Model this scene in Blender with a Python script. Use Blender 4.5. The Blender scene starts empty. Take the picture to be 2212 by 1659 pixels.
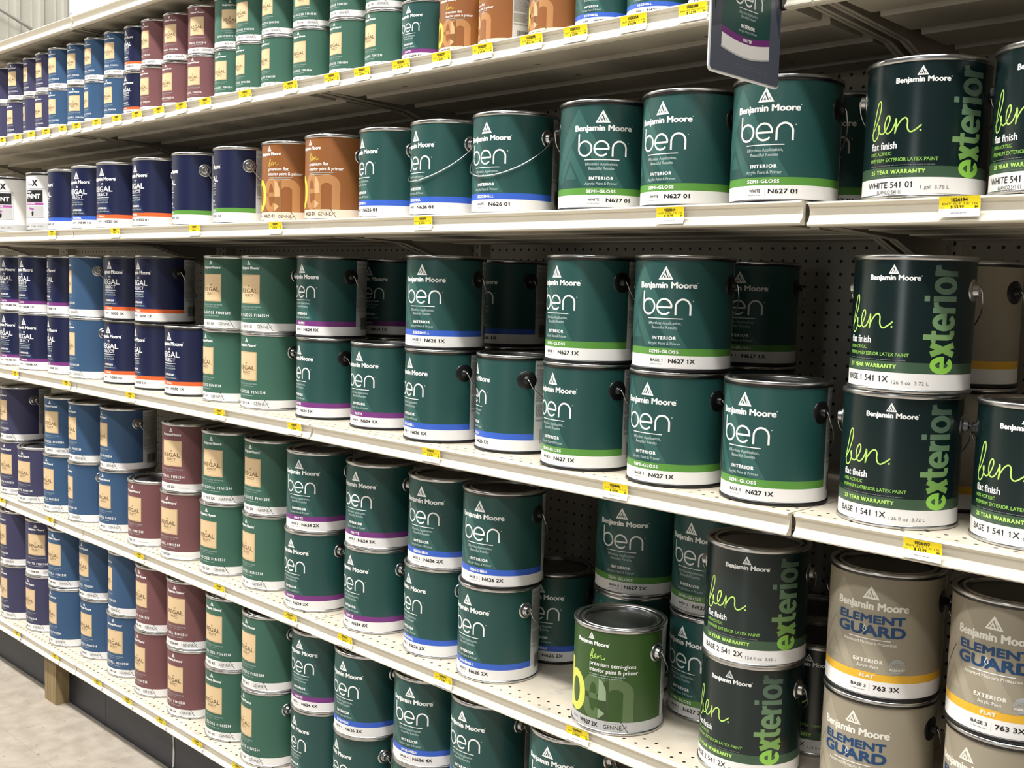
import bpy, math, random, os
from mathutils import Matrix, Vector

C = bpy.context.scene.collection
SC = bpy.context.scene
random.seed(7)

# ------------------------------------------------------------------ camera
FPX = 2337.07
YAW, PITCH, ROLL = 0.7702, -0.0886, 0.0292
CAM = Vector((2.0248, -1.4277, 1.3996))
fwd = Vector((-math.sin(YAW)*math.cos(PITCH), math.cos(YAW)*math.cos(PITCH), math.sin(PITCH)))
rgt = fwd.cross(Vector((0, 0, 1))).normalized()
upv = rgt.cross(fwd)
r2 = rgt*math.cos(ROLL) + upv*math.sin(ROLL)
u2 = -rgt*math.sin(ROLL) + upv*math.cos(ROLL)
cam_data = bpy.data.cameras.new('camera')
cam_data.sensor_fit = 'HORIZONTAL'
cam_data.sensor_width = 36.0
cam_data.lens = FPX/2212*36.0
cam_data.clip_start = 0.05
cam = bpy.data.objects.new('camera', cam_data)
C.objects.link(cam)
M3 = Matrix((r2, u2, -fwd)).transposed()
cam.matrix_world = Matrix.Translation(CAM) @ M3.to_4x4()
SC.camera = cam

# ------------------------------------------------------------------ light and exposure
SC.view_settings.view_transform = 'Standard'
SC.view_settings.look = 'None'
SC.view_settings.gamma = 1.0
SC.view_settings.use_curve_mapping = False
SC.view_settings.exposure = -0.28
world = bpy.data.worlds.new('store_ambient')
SC.world = world
world.use_nodes = True
wn = world.node_tree
bg = wn.nodes['Background']
bg.inputs[0].default_value = (1.0, 0.985, 0.96, 1)
bg.inputs[1].default_value = 0.10

def lamp(x, y, z, sx, sy, watts, col=(1.0, 0.98, 0.945)):
    """a ceiling tube fixture hanging over the sales floor"""
    d = bpy.data.lights.new('ceiling_tube', 'AREA')
    d.shape = 'RECTANGLE'
    d.size, d.size_y = sx, sy
    d.energy = watts
    d.color = col
    o = bpy.data.objects.new('ceiling_tube', d)
    o.location = (x, y, z)
    C.objects.link(o)
    return o

for lx in (-6.8, -4.4, -2.0, 0.4, 2.8):
    lamp(lx, -1.65, 5.5, 2.3, 0.30, 225)
for lx in (-6.8, -3.6, -0.4, 2.8):
    lamp(lx, -3.7, 5.5, 2.4, 0.30, 120)
for lx in (-5.6, -2.4, 0.8):
    lamp(lx, 2.4, 5.5, 2.4, 0.30, 80)

# unseen area light added behind the camera for gloss streaks on the cans
d = bpy.data.lights.new('gloss_streak_light', 'AREA')
d.shape = 'RECTANGLE'
d.size, d.size_y = 1.1, 2.1
d.energy = 35
d.color = (0.93, 0.97, 1.0)
o = bpy.data.objects.new('gloss_streak_light', d)
o.location = (1.75, -6.8, 1.5)
o.rotation_euler = (math.radians(90), 0, 0)
C.objects.link(o)

# ------------------------------------------------------------------ materials
def lin(c):
    c /= 255.0
    return c/12.92 if c <= 0.04045 else ((c+0.055)/1.055)**2.4

MATS = {}
def mat(name, rgb, rough=0.5, metal=0.0, spec=0.5, k=0.9, coat=0.0, bump=0.0, var=0.0, scale=30.0):
    if name in MATS:
        return MATS[name]
    m = bpy.data.materials.new(name)
    m.use_nodes = True
    nt = m.node_tree
    b = nt.nodes['Principled BSDF']
    col = tuple(lin(v)*k for v in rgb) + (1,)
    b.inputs['Base Color'].default_value = col
    b.inputs['Roughness'].default_value = rough
    b.inputs['Metallic'].default_value = metal
    b.inputs['Specular IOR Level'].default_value = spec
    if coat:
        b.inputs['Coat Weight'].default_value = coat
        b.inputs['Coat Roughness'].default_value = 0.12
    if var or bump:
        tc = nt.nodes.new('ShaderNodeTexCoord')
        nz = nt.nodes.new('ShaderNodeTexNoise')
        nz.inputs['Scale'].default_value = scale
        nz.inputs['Detail'].default_value = 5
        nt.links.new(tc.outputs['Object'], nz.inputs['Vector'])
        if var:
            hs = nt.nodes.new('ShaderNodeMixRGB')
            hs.blend_type = 'MULTIPLY'
            hs.inputs[0].default_value = 1.0
            hs.inputs[1].default_value = col
            rp = nt.nodes.new('ShaderNodeValToRGB')
            rp.color_ramp.elements[0].position = 0.3
            rp.color_ramp.elements[0].color = (1-var, 1-var, 1-var, 1)
            rp.color_ramp.elements[1].position = 0.6
            rp.color_ramp.elements[1].color = (1, 1, 1, 1)
            nt.links.new(nz.outputs[0], rp.inputs[0])
            nt.links.new(rp.outputs[0], hs.inputs[2])
            nt.links.new(hs.outputs[0], b.inputs['Base Color'])
        if bump:
            bp = nt.nodes.new('ShaderNodeBump')
            bp.inputs['Strength'].default_value = bump
            bp.inputs['Distance'].default_value = 0.002
            nt.links.new(nz.outputs[0], bp.inputs['Height'])
            nt.links.new(bp.outputs[0], b.inputs['Normal'])
    MATS[name] = m
    return m

# paint can label stocks (semi gloss lithographed steel)
LG = dict(rough=0.42, spec=0.5)
mat('teal_litho', (32, 77, 73), **LG)
mat('teal_pattern', (50, 97, 91), **LG)
mat('navy_litho', (17, 25, 64), **LG)
mat('navy_pattern', (38, 50, 92), **LG)
mat('purple_grey_litho', (64, 63, 94), rough=0.5, spec=0.35)
mat('blue_litho', (56, 88, 124), rough=0.5, spec=0.35)
mat('maroon_litho', (122, 80, 82), rough=0.5, spec=0.35)
mat('green_litho', (62, 104, 88), rough=0.5, spec=0.35)
mat('brown_litho', (146, 90, 44), **LG)
mat('brown_mid', (186, 132, 82), **LG)
mat('brown_pale', (218, 176, 130), **LG)
mat('moss_litho', (52, 84, 34), **LG)
mat('moss_mid', (92, 116, 74), **LG)
mat('moss_pale', (150, 174, 138), **LG)
mat('exterior_litho', (14, 34, 34), rough=0.25, spec=0.6)
mat('exterior_band', (66, 92, 70), rough=0.3, spec=0.5)
mat('taupe_litho', (156, 147, 128), **LG)
mat('taupe_pattern', (168, 159, 140), **LG)
mat('white_litho', (246, 244, 242), rough=0.45)
mat('cream_litho', (240, 222, 200), rough=0.45)
mat('side_panel_grey', (208, 209, 207), rough=0.5)
mat('grey_litho', (196, 196, 196), rough=0.5)
mat('band_purple', (122, 52, 128), **LG)
mat('band_blue', (56, 100, 205), **LG)
mat('band_green', (92, 152, 62), **LG)
mat('band_orange', (236, 104, 48), **LG)
mat('band_yellow', (238, 184, 50), **LG)
mat('print_white', (250, 250, 248), rough=0.5)
mat('print_black', (26, 26, 28), rough=0.5)
mat('print_grey', (120, 122, 124), rough=0.5)
mat('print_palegrey', (170, 172, 172), rough=0.5)
mat('print_soft', (178, 196, 194), rough=0.5)
mat('print_tan', (230, 200, 156), rough=0.5)
mat('print_tan_line', (150, 122, 84), rough=0.5)
mat('print_brown', (104, 86, 58), rough=0.5)
mat('print_chartreuse', (222, 226, 96), rough=0.45)
mat('print_lime', (196, 238, 118), rough=0.45)
mat('print_lime_text', (150, 206, 92), rough=0.45)
mat('print_yellow', (250, 222, 72), rough=0.45)
mat('print_gold', (226, 198, 88), rough=0.45)
mat('print_navy', (16, 66, 112), rough=0.45)
mat('print_ivory', (240, 236, 224), rough=0.5)
mat('print_mauve', (170, 84, 160), rough=0.5)
for i, c in enumerate([(150, 214, 84), (128, 174, 90), (126, 163, 104), (116, 151, 108), (106, 137, 105), (98, 126, 102), (90, 116, 96), (80, 104, 88)]):
    mat('lime_fade_%d' % i, c, rough=0.35)
mat('tinplate', (205, 205, 205), rough=0.27, metal=1.0, k=0.92)
mat('lid_steel', (150, 150, 150), rough=0.30, metal=1.0, k=0.9)
mat('black_plastic', (16, 16, 17), rough=0.35)
mat('wire_steel', (200, 200, 200), rough=0.3, metal=1.0, k=0.9)
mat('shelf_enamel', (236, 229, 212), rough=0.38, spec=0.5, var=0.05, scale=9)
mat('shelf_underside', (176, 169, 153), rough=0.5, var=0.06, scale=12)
mat('slot_dark', (14, 13, 12), rough=0.9)
mat('tag_yellow', (252, 226, 24), rough=0.5, k=0.95)
mat('tag_white', (252, 252, 252), rough=0.5, k=0.95)
mat('tag_ink', (40, 36, 20), rough=0.6)
mat('tag_ink_soft', (140, 130, 70), rough=0.6)
mat('tag_ink_grey', (150, 150, 150), rough=0.6)
mat('kick_navy', (36, 40, 54), rough=0.45, var=0.25, scale=6)
mat('kick_seam', (10, 10, 14), rough=0.8)
mat('kick_paint_chip', (214, 214, 210), rough=0.7)
mat('card_slate', (88, 94, 108), rough=0.35)
mat('card_slate_dark', (62, 68, 84), rough=0.35)
mat('card_slate_pale', (112, 118, 128), rough=0.35)
mat('rod_steel', (170, 168, 160), rough=0.5, metal=0.3)

def node_material(name, build):
    m = bpy.data.materials.new(name)
    m.use_nodes = True
    build(m.node_tree, m.node_tree.nodes['Principled BSDF'])
    MATS[name] = m
    return m

def mth(nt, op, a, b=None, c=None):
    n = nt.nodes.new('ShaderNodeMath')
    n.operation = op
    for i, v in enumerate((a, b, c)):
        if v is None:
            continue
        if isinstance(v, (int, float)):
            n.inputs[i].default_value = v
        else:
            nt.links.new(v, n.inputs[i])
    return n.outputs[0]

def mixc(nt, f, a, b):
    n = nt.nodes.new('ShaderNodeMixRGB')
    if isinstance(f, (int, float)):
        n.inputs[0].default_value = f
    else:
        nt.links.new(f, n.inputs[0])
    for i, v in ((1, a), (2, b)):
        if isinstance(v, tuple):
            n.inputs[i].default_value = v
        else:
            nt.links.new(v, n.inputs[i])
    return n.outputs[0]

def rgbl(r, g, b, k=0.9):
    return (lin(r)*k, lin(g)*k, lin(b)*k, 1)

def objxyz(nt):
    tc = nt.nodes.new('ShaderNodeTexCoord')
    sp = nt.nodes.new('ShaderNodeSeparateXYZ')
    nt.links.new(tc.outputs['Object'], sp.inputs[0])
    return tc, sp.outputs[0], sp.outputs[1], sp.outputs[2]

def noise(nt, tc, scale, detail=4):
    n = nt.nodes.new('ShaderNodeTexNoise')
    n.inputs['Scale'].default_value = scale
    n.inputs['Detail'].default_value = detail
    nt.links.new(tc.outputs['Object'], n.inputs['Vector'])
    return n.outputs[0]

def ramp(nt, x, lo, hi):
    n = nt.nodes.new('ShaderNodeMapRange')
    n.inputs['From Min'].default_value = lo
    n.inputs['From Max'].default_value = hi
    nt.links.new(x, n.inputs['Value'])
    return n.outputs[0]

def deck_nodes(nt, b):
    # enamelled steel deck: two rows of divider holes behind the front edge, dusty scuffs further in
    tc, x, y, z = objxyz(nt)
    fx = mth(nt, 'SUBTRACT', mth(nt, 'FRACT', mth(nt, 'DIVIDE', x, 0.0254)), 0.5)
    dx = mth(nt, 'MULTIPLY', fx, 0.0254)
    hole = None
    for yy in (0.0155, 0.0408):
        dy = mth(nt, 'SUBTRACT', y, yy)
        d = mth(nt, 'ADD', mth(nt, 'POWER', mth(nt, 'DIVIDE', dx, 0.0031), 2.0), mth(nt, 'POWER', mth(nt, 'DIVIDE', dy, 0.0031), 2.0))
        h = mth(nt, 'LESS_THAN', d, 1.0)
        hole = h if hole is None else mth(nt, 'MAXIMUM', hole, h)
    base = mixc(nt, ramp(nt, noise(nt, tc, 14), 0.35, 0.65), rgbl(196, 186, 168), rgbl(210, 201, 184))
    scuff = mth(nt, 'MULTIPLY', ramp(nt, noise(nt, tc, 26, 8), 0.52, 0.66), ramp(nt, noise(nt, tc, 5, 3), 0.46, 0.62))
    base = mixc(nt, mth(nt, 'MULTIPLY', scuff, 0.55), base, rgbl(150, 146, 138))
    col = mixc(nt, hole, base, rgbl(26, 22, 18))
    nt.links.new(col, b.inputs['Base Color'])
    b.inputs['Roughness'].default_value = 0.42
node_material('deck_enamel', deck_nodes)

def peg_nodes(nt, b):
    tc, x, y, z = objxyz(nt)
    dx = mth(nt, 'SUBTRACT', mth(nt, 'FRACT', mth(nt, 'DIVIDE', x, 0.0254)), 0.5)
    dz = mth(nt, 'SUBTRACT', mth(nt, 'FRACT', mth(nt, 'DIVIDE', z, 0.0254)), 0.5)
    d = mth(nt, 'ADD', mth(nt, 'POWER', dx, 2.0), mth(nt, 'POWER', dz, 2.0))
    hole = mth(nt, 'LESS_THAN', d, 0.0165)
    base = mixc(nt, ramp(nt, noise(nt, tc, 6), 0.3, 0.7), rgbl(150, 145, 134), rgbl(158, 153, 141))
    nt.links.new(mixc(nt, hole, base, rgbl(14, 12, 10)), b.inputs['Base Color'])
    b.inputs['Roughness'].default_value = 0.6
node_material('pegboard_enamel', peg_nodes)

def floor_nodes(nt, b):
    tc, x, y, z = objxyz(nt)
    line = None
    for c, off in ((x, 0.12), (y, 0.03)):
        f = mth(nt, 'FRACT', mth(nt, 'DIVIDE', mth(nt, 'ADD', c, off), 0.3048))
        e = mth(nt, 'LESS_THAN', mth(nt, 'ABSOLUTE', mth(nt, 'SUBTRACT', f, 0.5)), 0.0035)
        line = e if line is None else mth(nt, 'MAXIMUM', line, e)
    base = mixc(nt, ramp(nt, noise(nt, tc, 18, 6), 0.35, 0.65), rgbl(158, 148, 135), rgbl(176, 167, 154))
    dirt = mth(nt, 'MULTIPLY', ramp(nt, noise(nt, tc, 60, 3), 0.66, 0.72), 0.65)
    base = mixc(nt, dirt, base, rgbl(96, 86, 76))
    grime = mth(nt, 'MULTIPLY', ramp(nt, noise(nt, tc, 5, 6), 0.55, 0.75), 0.25)
    base = mixc(nt, grime, base, rgbl(116, 104, 90))
    nt.links.new(mixc(nt, mth(nt, 'MULTIPLY', line, 0.45), base, rgbl(120, 110, 98)), b.inputs['Base Color'])
    b.inputs['Roughness'].default_value = 0.4
node_material('vinyl_tile', floor_nodes)

def wood_nodes(nt, b):
    tc, x, y, z = objxyz(nt)
    w = nt.nodes.new('ShaderNodeTexWave')
    w.wave_type = 'BANDS'
    w.bands_direction = 'X'
    w.inputs['Scale'].default_value = 26
    w.inputs['Distortion'].default_value = 5
    w.inputs['Detail'].default_value = 3
    mp = nt.nodes.new('ShaderNodeMapping')
    mp.inputs['Scale'].default_value = (1, 1, 0.12)
    nt.links.new(tc.outputs['Object'], mp.inputs[0])
    nt.links.new(mp.outputs[0], w.inputs['Vector'])
    nt.links.new(mixc(nt, w.outputs[1], rgbl(128, 108, 72), rgbl(158, 138, 98)), b.inputs['Base Color'])
    b.inputs['Roughness'].default_value = 0.7
node_material('raw_timber', wood_nodes)
mat('corrugated_steel', (206, 203, 190), rough=0.5, var=0.06, scale=3)

# ------------------------------------------------------------------ mesh helpers
class MB:
    """collects faces of one part; build() links them as ONE mesh object"""
    def __init__(self):
        self.v, self.f, self.m, self.s, self.mats = [], [], [], [], []
    def mi(self, name):
        if name not in self.mats:
            self.mats.append(name)
        return self.mats.index(name)
    def face(self, pts, name, smooth=False):
        i = len(self.v)
        self.v.extend(pts)
        self.f.append(tuple(range(i, i+len(pts))))
        self.m.append(self.mi(name))
        self.s.append(smooth)
    def add(self, verts, faces, name, smooth=False):
        i = len(self.v)
        self.v.extend(verts)
        k = self.mi(name)
        for f in faces:
            self.f.append(tuple(i+j for j in f))
            self.m.append(k)
            self.s.append(smooth)
    def box(self, x0, x1, y0, y1, z0, z1, name):
        v = [(x, y, z) for z in (z0, z1) for y in (y0, y1) for x in (x0, x1)]
        self.add(v, [(0, 2, 3, 1), (4, 5, 7, 6), (0, 1, 5, 4), (2, 6, 7, 3), (0, 4, 6, 2), (1, 3, 7, 5)], name)
    def extrude_x(self, prof, x0, x1, name, smooth=False, caps=True):
        n = len(prof)
        v = [(x0, y, z) for y, z in prof] + [(x1, y, z) for y, z in prof]
        self.add(v, [(i, (i+1) % n, n+(i+1) % n, n+i) for i in range(n)], name, smooth)
        if caps:
            self.face([(x0, y, z) for y, z in prof][::-1], name)
            self.face([(x1, y, z) for y, z in prof], name)
    def lathe(self, prof, name, seg=96, mtx=None, close=False, smooth=True):
        v, f = [], []
        for r, z in prof:
            for i in range(seg):
                a = 2*math.pi*i/seg
                p = Vector((r*math.cos(a), r*math.sin(a), z))
                v.append(tuple(mtx @ p if mtx else p))
        for j in range(len(prof)-1):
            for i in range(seg):
                k = (i+1) % seg
                f.append((j*seg+i, j*seg+k, (j+1)*seg+k, (j+1)*seg+i))
        if close:
            j = (len(prof)-1)*seg
            f.append(tuple(j+i for i in range(seg)))
        self.add(v, f, name, smooth)
    def tube(self, path, r, name, seg=8):
        pts = [Vector(p) for p in path]
        v, f = [], []
        n0 = None
        for i, p in enumerate(pts):
            t = (pts[min(i+1, len(pts)-1)] - pts[max(i-1, 0)]).normalized()
            if n0 is None:
                n0 = t.orthogonal().normalized()
            n0 = (n0 - t*n0.dot(t)).normalized()
            b = t.cross(n0)
            for k in range(seg):
                a = 2*math.pi*k/seg
                v.append(tuple(p + n0*(r*math.cos(a)) + b*(r*math.sin(a))))
        for i in range(len(pts)-1):
            for k in range(seg):
                q = (k+1) % seg
                f.append((i*seg+k, i*seg+q, (i+1)*seg+q, (i+1)*seg+k))
        f.append(tuple(range(seg))[::-1])
        f.append(tuple((len(pts)-1)*seg+k for k in range(seg)))
        self.add(v, f, name, True)
    def mesh(self, name):
        me = bpy.data.meshes.new(name)
        me.from_pydata([tuple(p) for p in self.v], [], self.f)
        for k in self.mats:
            me.materials.append(MATS[k])
        me.polygons.foreach_set('material_index', self.m)
        me.polygons.foreach_set('use_smooth', self.s)
        me.update()
        return me

def link(name, me, parent=None, loc=None):
    o = bpy.data.objects.new(name, me)
    C.objects.link(o)
    if parent is not None:
        o.parent = parent
    if loc is not None:
        o.location = loc
    return o

def thing(name, label, cat, loc=(0, 0, 0), rotz=0.0, group=None):
    o = bpy.data.objects.new(name, None)
    o.empty_display_size = 0.05
    C.objects.link(o)
    o.location = loc
    o.rotation_euler = (0, 0, rotz)
    tag(o, label, cat, group)
    return o

def tag(o, label, cat, group=None):
    o['label'] = label
    o['category'] = cat
    if group:
        o['group'] = group
    return o

def structure(name, me):
    o = link(name, me)
    o['kind'] = 'structure'
    return o

ORD = ['first', 'second', 'third', 'fourth', 'fifth', 'sixth', 'seventh', 'eighth', 'ninth', 'tenth', 'eleventh', 'twelfth',
       'thirteenth', 'fourteenth', 'fifteenth', 'sixteenth', 'seventeenth', 'eighteenth', 'nineteenth', 'twentieth',
       'twenty-first', 'twenty-second', 'twenty-third', 'twenty-fourth', 'twenty-fifth']

# ------------------------------------------------------------------ printed artwork (label millimetres: u round the can, v down from the top)
GLY = {}
def glyphs(txt, kind='B', res=3, space=1.0):
    """triangles of a line of text at size 1, with its bounds"""
    key = (txt, res, space)
    if key not in GLY:
        cu = bpy.data.curves.new('lettering', 'FONT')
        cu.body = txt
        cu.size = 1.0
        cu.space_character = space
        cu.resolution_u = res
        ob = bpy.data.objects.new('lettering', cu)
        C.objects.link(ob)
        me = bpy.data.meshes.new_from_object(ob.evaluated_get(bpy.context.evaluated_depsgraph_get()))
        v = [(p.co.x, p.co.y) for p in me.vertices]
        fc = [tuple(p.vertices) for p in me.polygons]
        bpy.data.objects.remove(ob)
        bpy.data.curves.remove(cu)
        bpy.data.meshes.remove(me)
        xs = [p[0] for p in v] or [0]
        ys = [p[1] for p in v] or [0]
        GLY[key] = (v, fc, min(xs), max(xs), min(ys), max(ys))
    return GLY[key]

CAPH = {}
def cap(kind):
    if kind not in CAPH:
        CAPH[kind] = glyphs('H', kind)[5]
    return CAPH[kind]

class Print:
    """flat artwork: polygons (u, v) with a material and a layer"""
    def __init__(self):
        self.p = []
    def poly(self, pts, m, layer=1):
        self.p.append((pts, m, layer))
    def rect(self, u0, u1, v0, v1, m, layer=1):
        self.poly([(u0, v0), (u1, v0), (u1, v1), (u0, v1)], m, layer)
    def text(self, s, u, v, h, m, w=None, align='c', bold=0.0, kind='B', layer=3, space=1.0, res=None, rot=False):
        if res is None:
            res = 2 if h < 4 else 3 if h < 12 else 5
        gv, gf, x0, x1, y0, y1 = glyphs(s, kind, res, space)
        sy = h/cap(kind)
        sx = sy if w is None else w/max(x1-x0, 1e-6)
        base = 0 if align == 'l' else -(x1-x0)*sx/2 if align == 'c' else -(x1-x0)*sx
        flags = []
        if kind == 'I':      # a numeral one with its flag
            for i, c in enumerate(s):
                if c == '1':
                    flags.append(glyphs(s[:i+1], kind, res, space)[3])
        sh = [(0, 0)] if not bold else [(-bold, 0), (bold, 0), (0, -bold*0.7), (0, bold*0.7)]
        if bold > 0.8:
            sh += [(-bold*.7, -bold*.5), (bold*.7, bold*.5), (-bold*.7, bold*.5), (bold*.7, -bold*.5)]
        for kk, (dx, dy) in enumerate(sh):
            q = []
            for x, y in gv:
                a, b = base+(x-x0)*sx+dx, -y*sy+dy
                q.append((u+b, v-a) if rot else (u+a, v+b))
            for f in gf:
                self.p.append(([q[i] for i in f], m, layer+kk*0.2))
            for xr in flags:
                tp = cap(kind)
                fl = [(xr-0.02, tp), (xr-0.17, tp-0.15), (xr-0.17, tp-0.22), (xr-0.02, tp-0.10)]
                self.poly([(u+base+(x-x0)*sx+dx, v-y*sy+dy) for x, y in fl], m, layer+kk*0.2)
    def stroke(self, pts, wd, m, layer=3, closed=False):
        n = len(pts)
        L, R = [], []
        for i in range(n):
            a = pts[(i-1) % n] if closed else pts[max(i-1, 0)]
            b = pts[(i+1) % n] if closed else pts[min(i+1, n-1)]
            dx, dy = b[0]-a[0], b[1]-a[1]
            d = math.hypot(dx, dy) or 1
            nx, ny = -dy/d*wd/2, dx/d*wd/2
            L.append((pts[i][0]+nx, pts[i][1]+ny))
            R.append((pts[i][0]-nx, pts[i][1]-ny))
        for i in range(n if closed else n-1):
            j = (i+1) % n
            self.poly([L[i], L[j], R[j], R[i]], m, layer)
    def ring(self, cx, cy, ro, so, ri, si, m, layer, a0=0, a1=360, n=40):
        for i in range(n):
            t0, t1 = (math.radians(a0+(a1-a0)*k/n) for k in (i, i+1))
            self.poly([(cx+ro*math.cos(t0), cy+so*math.sin(t0)), (cx+ro*math.cos(t1), cy+so*math.sin(t1)),
                       (cx+ri*math.cos(t1), cy+si*math.sin(t1)), (cx+ri*math.cos(t0), cy+si*math.sin(t0))], m, layer)
    def tiny(self, u, v, w, h, m, align='c', layer=3):
        """a line of print too small to read: word-length dashes"""
        rnd = random.Random(int(u*7+v*13+w))
        x = u-w/2 if align == 'c' else u
        e = x+w
        while x < e:
            l = min(rnd.uniform(2.0, 6.0), e-x)
            self.rect(x, x+l, v-h/2, v+h/2, m, layer)
            x += l+0.9

def arc(cx, cy, rx, ry, a0, a1, n=28):
    return [(cx+rx*math.cos(math.radians(a0+(a1-a0)*i/n)), cy+ry*math.sin(math.radians(a0+(a1-a0)*i/n))) for i in range(n+1)]

def smooth_path(pts, n=7):
    out = []
    for i in range(len(pts)-1):
        p0, p1, p2, p3 = pts[max(i-1, 0)], pts[i], pts[i+1], pts[min(i+2, len(pts)-1)]
        for k in range(n):
            t = k/n
            out.append(tuple(0.5*((2*p1[j])+(-p0[j]+p2[j])*t+(2*p0[j]-5*p1[j]+4*p2[j]-p3[j])*t*t+(-p0[j]+3*p1[j]-3*p2[j]+p3[j])*t**3) for j in (0, 1)))
    return out+[pts[-1]]

def mountain(P, v0, v1, hw, ink, ground, layer=3):
    """the triangular peak emblem"""
    h = v1-v0
    P.poly([(0, v0), (hw, v1), (-hw, v1)], ink, layer)
    k = 0.62
    b = v1-h*0.14
    t = v0+h*0.30
    P.poly([(-hw*0.04, t), (hw*0.64, b), (-hw*0.66, b)], ground, layer+1)
    P.poly([(-hw*0.14, t+h*0.14), (hw*0.20, b), (-hw*0.48, b)], ink, layer+2)
    P.poly([(-hw*0.14, t+h*0.34), (hw*0.02, b-h*0.02), (-hw*0.30, b-h*0.02)], ground, layer+3)
    P.poly([(hw*0.02, t+h*0.10), (hw*0.11, t+h*0.10), (hw*0.52, b), (hw*0.36, b)], ink, layer+2)

def brand(P, tri, cap_v, half, ink, ground, hw, reg=True):
    mountain(P, tri[0], tri[1], hw, ink, ground)
    P.text('Benjamin Moore', 0, cap_v[1], cap_v[1]-cap_v[0], ink, w=2*half-2.5, bold=(cap_v[1]-cap_v[0])*0.075)
    P.ring(half, cap_v[0]+0.8, 0.8, 0.8, 0.35, 0.35, ink, 3, n=10)

def thin_ben(P, ink, wd=3.1):
    P.stroke([(-43.3, 59.5), (-43.3, 84.5)], wd, ink)
    P.stroke(arc(-31, 85, 12.3, 12.4, 0, 360, 44)[:-1], wd, ink, closed=True)
    P.stroke(arc(-1, 85, 12.6, 12.4, 0, -318, 44), wd, ink)
    P.stroke([(-13, 86), (12.6, 86)], wd, ink)
    P.stroke([(18.6, 98.5)]+arc(30.5, 85, 11.9, 12.4, 180, 360, 26)+[(42.4, 98.5)], wd, ink)
    P.ring(46.5, 75, 0.9, 0.9, 0.45, 0.45, ink, 3, n=8)

SCRIPT = [(880, 1192), (925, 1125), (962, 1030), (976, 950), (966, 908), (942, 935), (918, 1040), (892, 1165), (894, 1225), (915, 1246), (945, 1225),
          (966, 1165), (966, 1118), (955, 1130), (968, 1178), (1000, 1196), (1035, 1165), (1066, 1090), (1062, 1045), (1040, 1055), (1022, 1115), (1028, 1172),
          (1055, 1196), (1090, 1170), (1116, 1110), (1122, 1076), (1126, 1100), (1122, 1150), (1117, 1202), (1130, 1150), (1165, 1090), (1196, 1072), (1213, 1095), (1214, 1150),
          (1226, 1186), (1250, 1194), (1285, 1170), (1318, 1138)]
def script_ben(P, u0, u1, v0, v1, wd, ink):
    f = lambda x, y: (u0+(x-880)*(u1-u0)/438, v0+(y-908)*(v1-v0)/338)
    P.stroke(smooth_path([f(*p) for p in SCRIPT]), wd, ink)
    c = f(1312, 1184)
    P.ring(c[0], c[1], wd*0.7, wd*0.7, 0.01, 0.01, ink, 3, n=10)

def crown(P, u, v, s, ink):
    for dx, dy in ((-1.6, 0.6), (0, 0), (1.6, 0.6)):
        P.poly([(u+dx*s, v+(dy-1)*s), (u+(dx+0.8)*s, v+dy*s), (u+dx*s, v+(dy+0.9)*s), (u+(dx-0.8)*s, v+dy*s)], ink, 3)
    P.rect(u-2.2*s, u+2.2*s, v+1.9*s, v+2.5*s, ink, 3)

def gennex(P, u, v, w, ink):
    P.text('GENNE', u, v, 7.5, ink, w=w*0.78, align='l', kind='B')
    x0 = u+w*0.78
    P.stroke([(x0, v-13), (x0+w*0.3, v+5.5)], 1.1, ink)
    P.stroke([(x0, v), (x0+w*0.22, v-7.5)], 0.8, ink)
    for a, b in ((x0-0.6, v-13.6), (x0+w*0.3+0.6, v+6.1)):
        P.ring(a, b, 1.6, 1.6, 0.8, 0.8, ink, 3, n=12)
    P.tiny(u+w*0.4, v-10.5, w*0.7, 0.6, 'print_palegrey')
    P.tiny(u+w*0.45, v+3.2, w*0.8, 0.6, 'print_palegrey')

def faded_peaks(P, m):
    """the enlarged peak emblem printed a shade lighter behind the lettering"""
    P.poly([(-46, 15), (40, 152), (14, 152), (-46, 56)], m, 1)
    P.poly([(-46, 15), (-46, 56), (-96, 136), (-122, 136)], m, 1)
    P.poly([(-62, 78), (-18, 150), (-34, 150), (-62, 104)], m, 1)
    P.poly([(-62, 78), (-62, 104), (-86, 143), (-103, 143)], m, 1)
    P.poly([(-62, 112), (-47, 137), (-77, 137)], m, 1)

def side_panel(P, u0=100*83*math.pi/180, u1=152*83*math.pi/180):
    """the grey directions panel on the side of the label"""
    v = 16.0
    rnd = random.Random(3)
    while v < 128:
        if rnd.random() < 0.1:
            v += 4
        P.tiny(u0+5, v, (u1-u0)*0.72*rnd.uniform(0.75, 1), 0.9, 'print_grey', 'l')
        v += 2.1
    x = u0+16
    for i in range(18):
        w = rnd.choice((0.7, 1.1, 1.8))
        P.rect(x, x+w, 143, 171, 'print_black', 3)
        x += w+rnd.choice((0.8, 1.3))

DESIGN = {}
BANDS = {'p': ('band_purple', 'MATTE'), 'b': ('band_blue', 'EGGSHELL'), 'g': ('band_green', 'SEMI-GLOSS'), 'o': ('band_orange', 'PEARL')}

def codes(P, first, code, v=176.5, u=0, h=6.4):
    P.text(first, -12+u, v-1.5, 4.4, 'print_black', w=4.9*len(first)*0.78, bold=0.14, kind='I')
    P.tiny(-12+u, v+2.6, 23, 0.9, 'print_palegrey')
    P.rect(4.5+u, 4.9+u, v-8, v+4.5, 'print_palegrey', 3)
    P.text(code, 10+u, v, h, 'print_black', align='l', bold=0.38, kind='I', w=43*len(code)/7.0)

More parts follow.
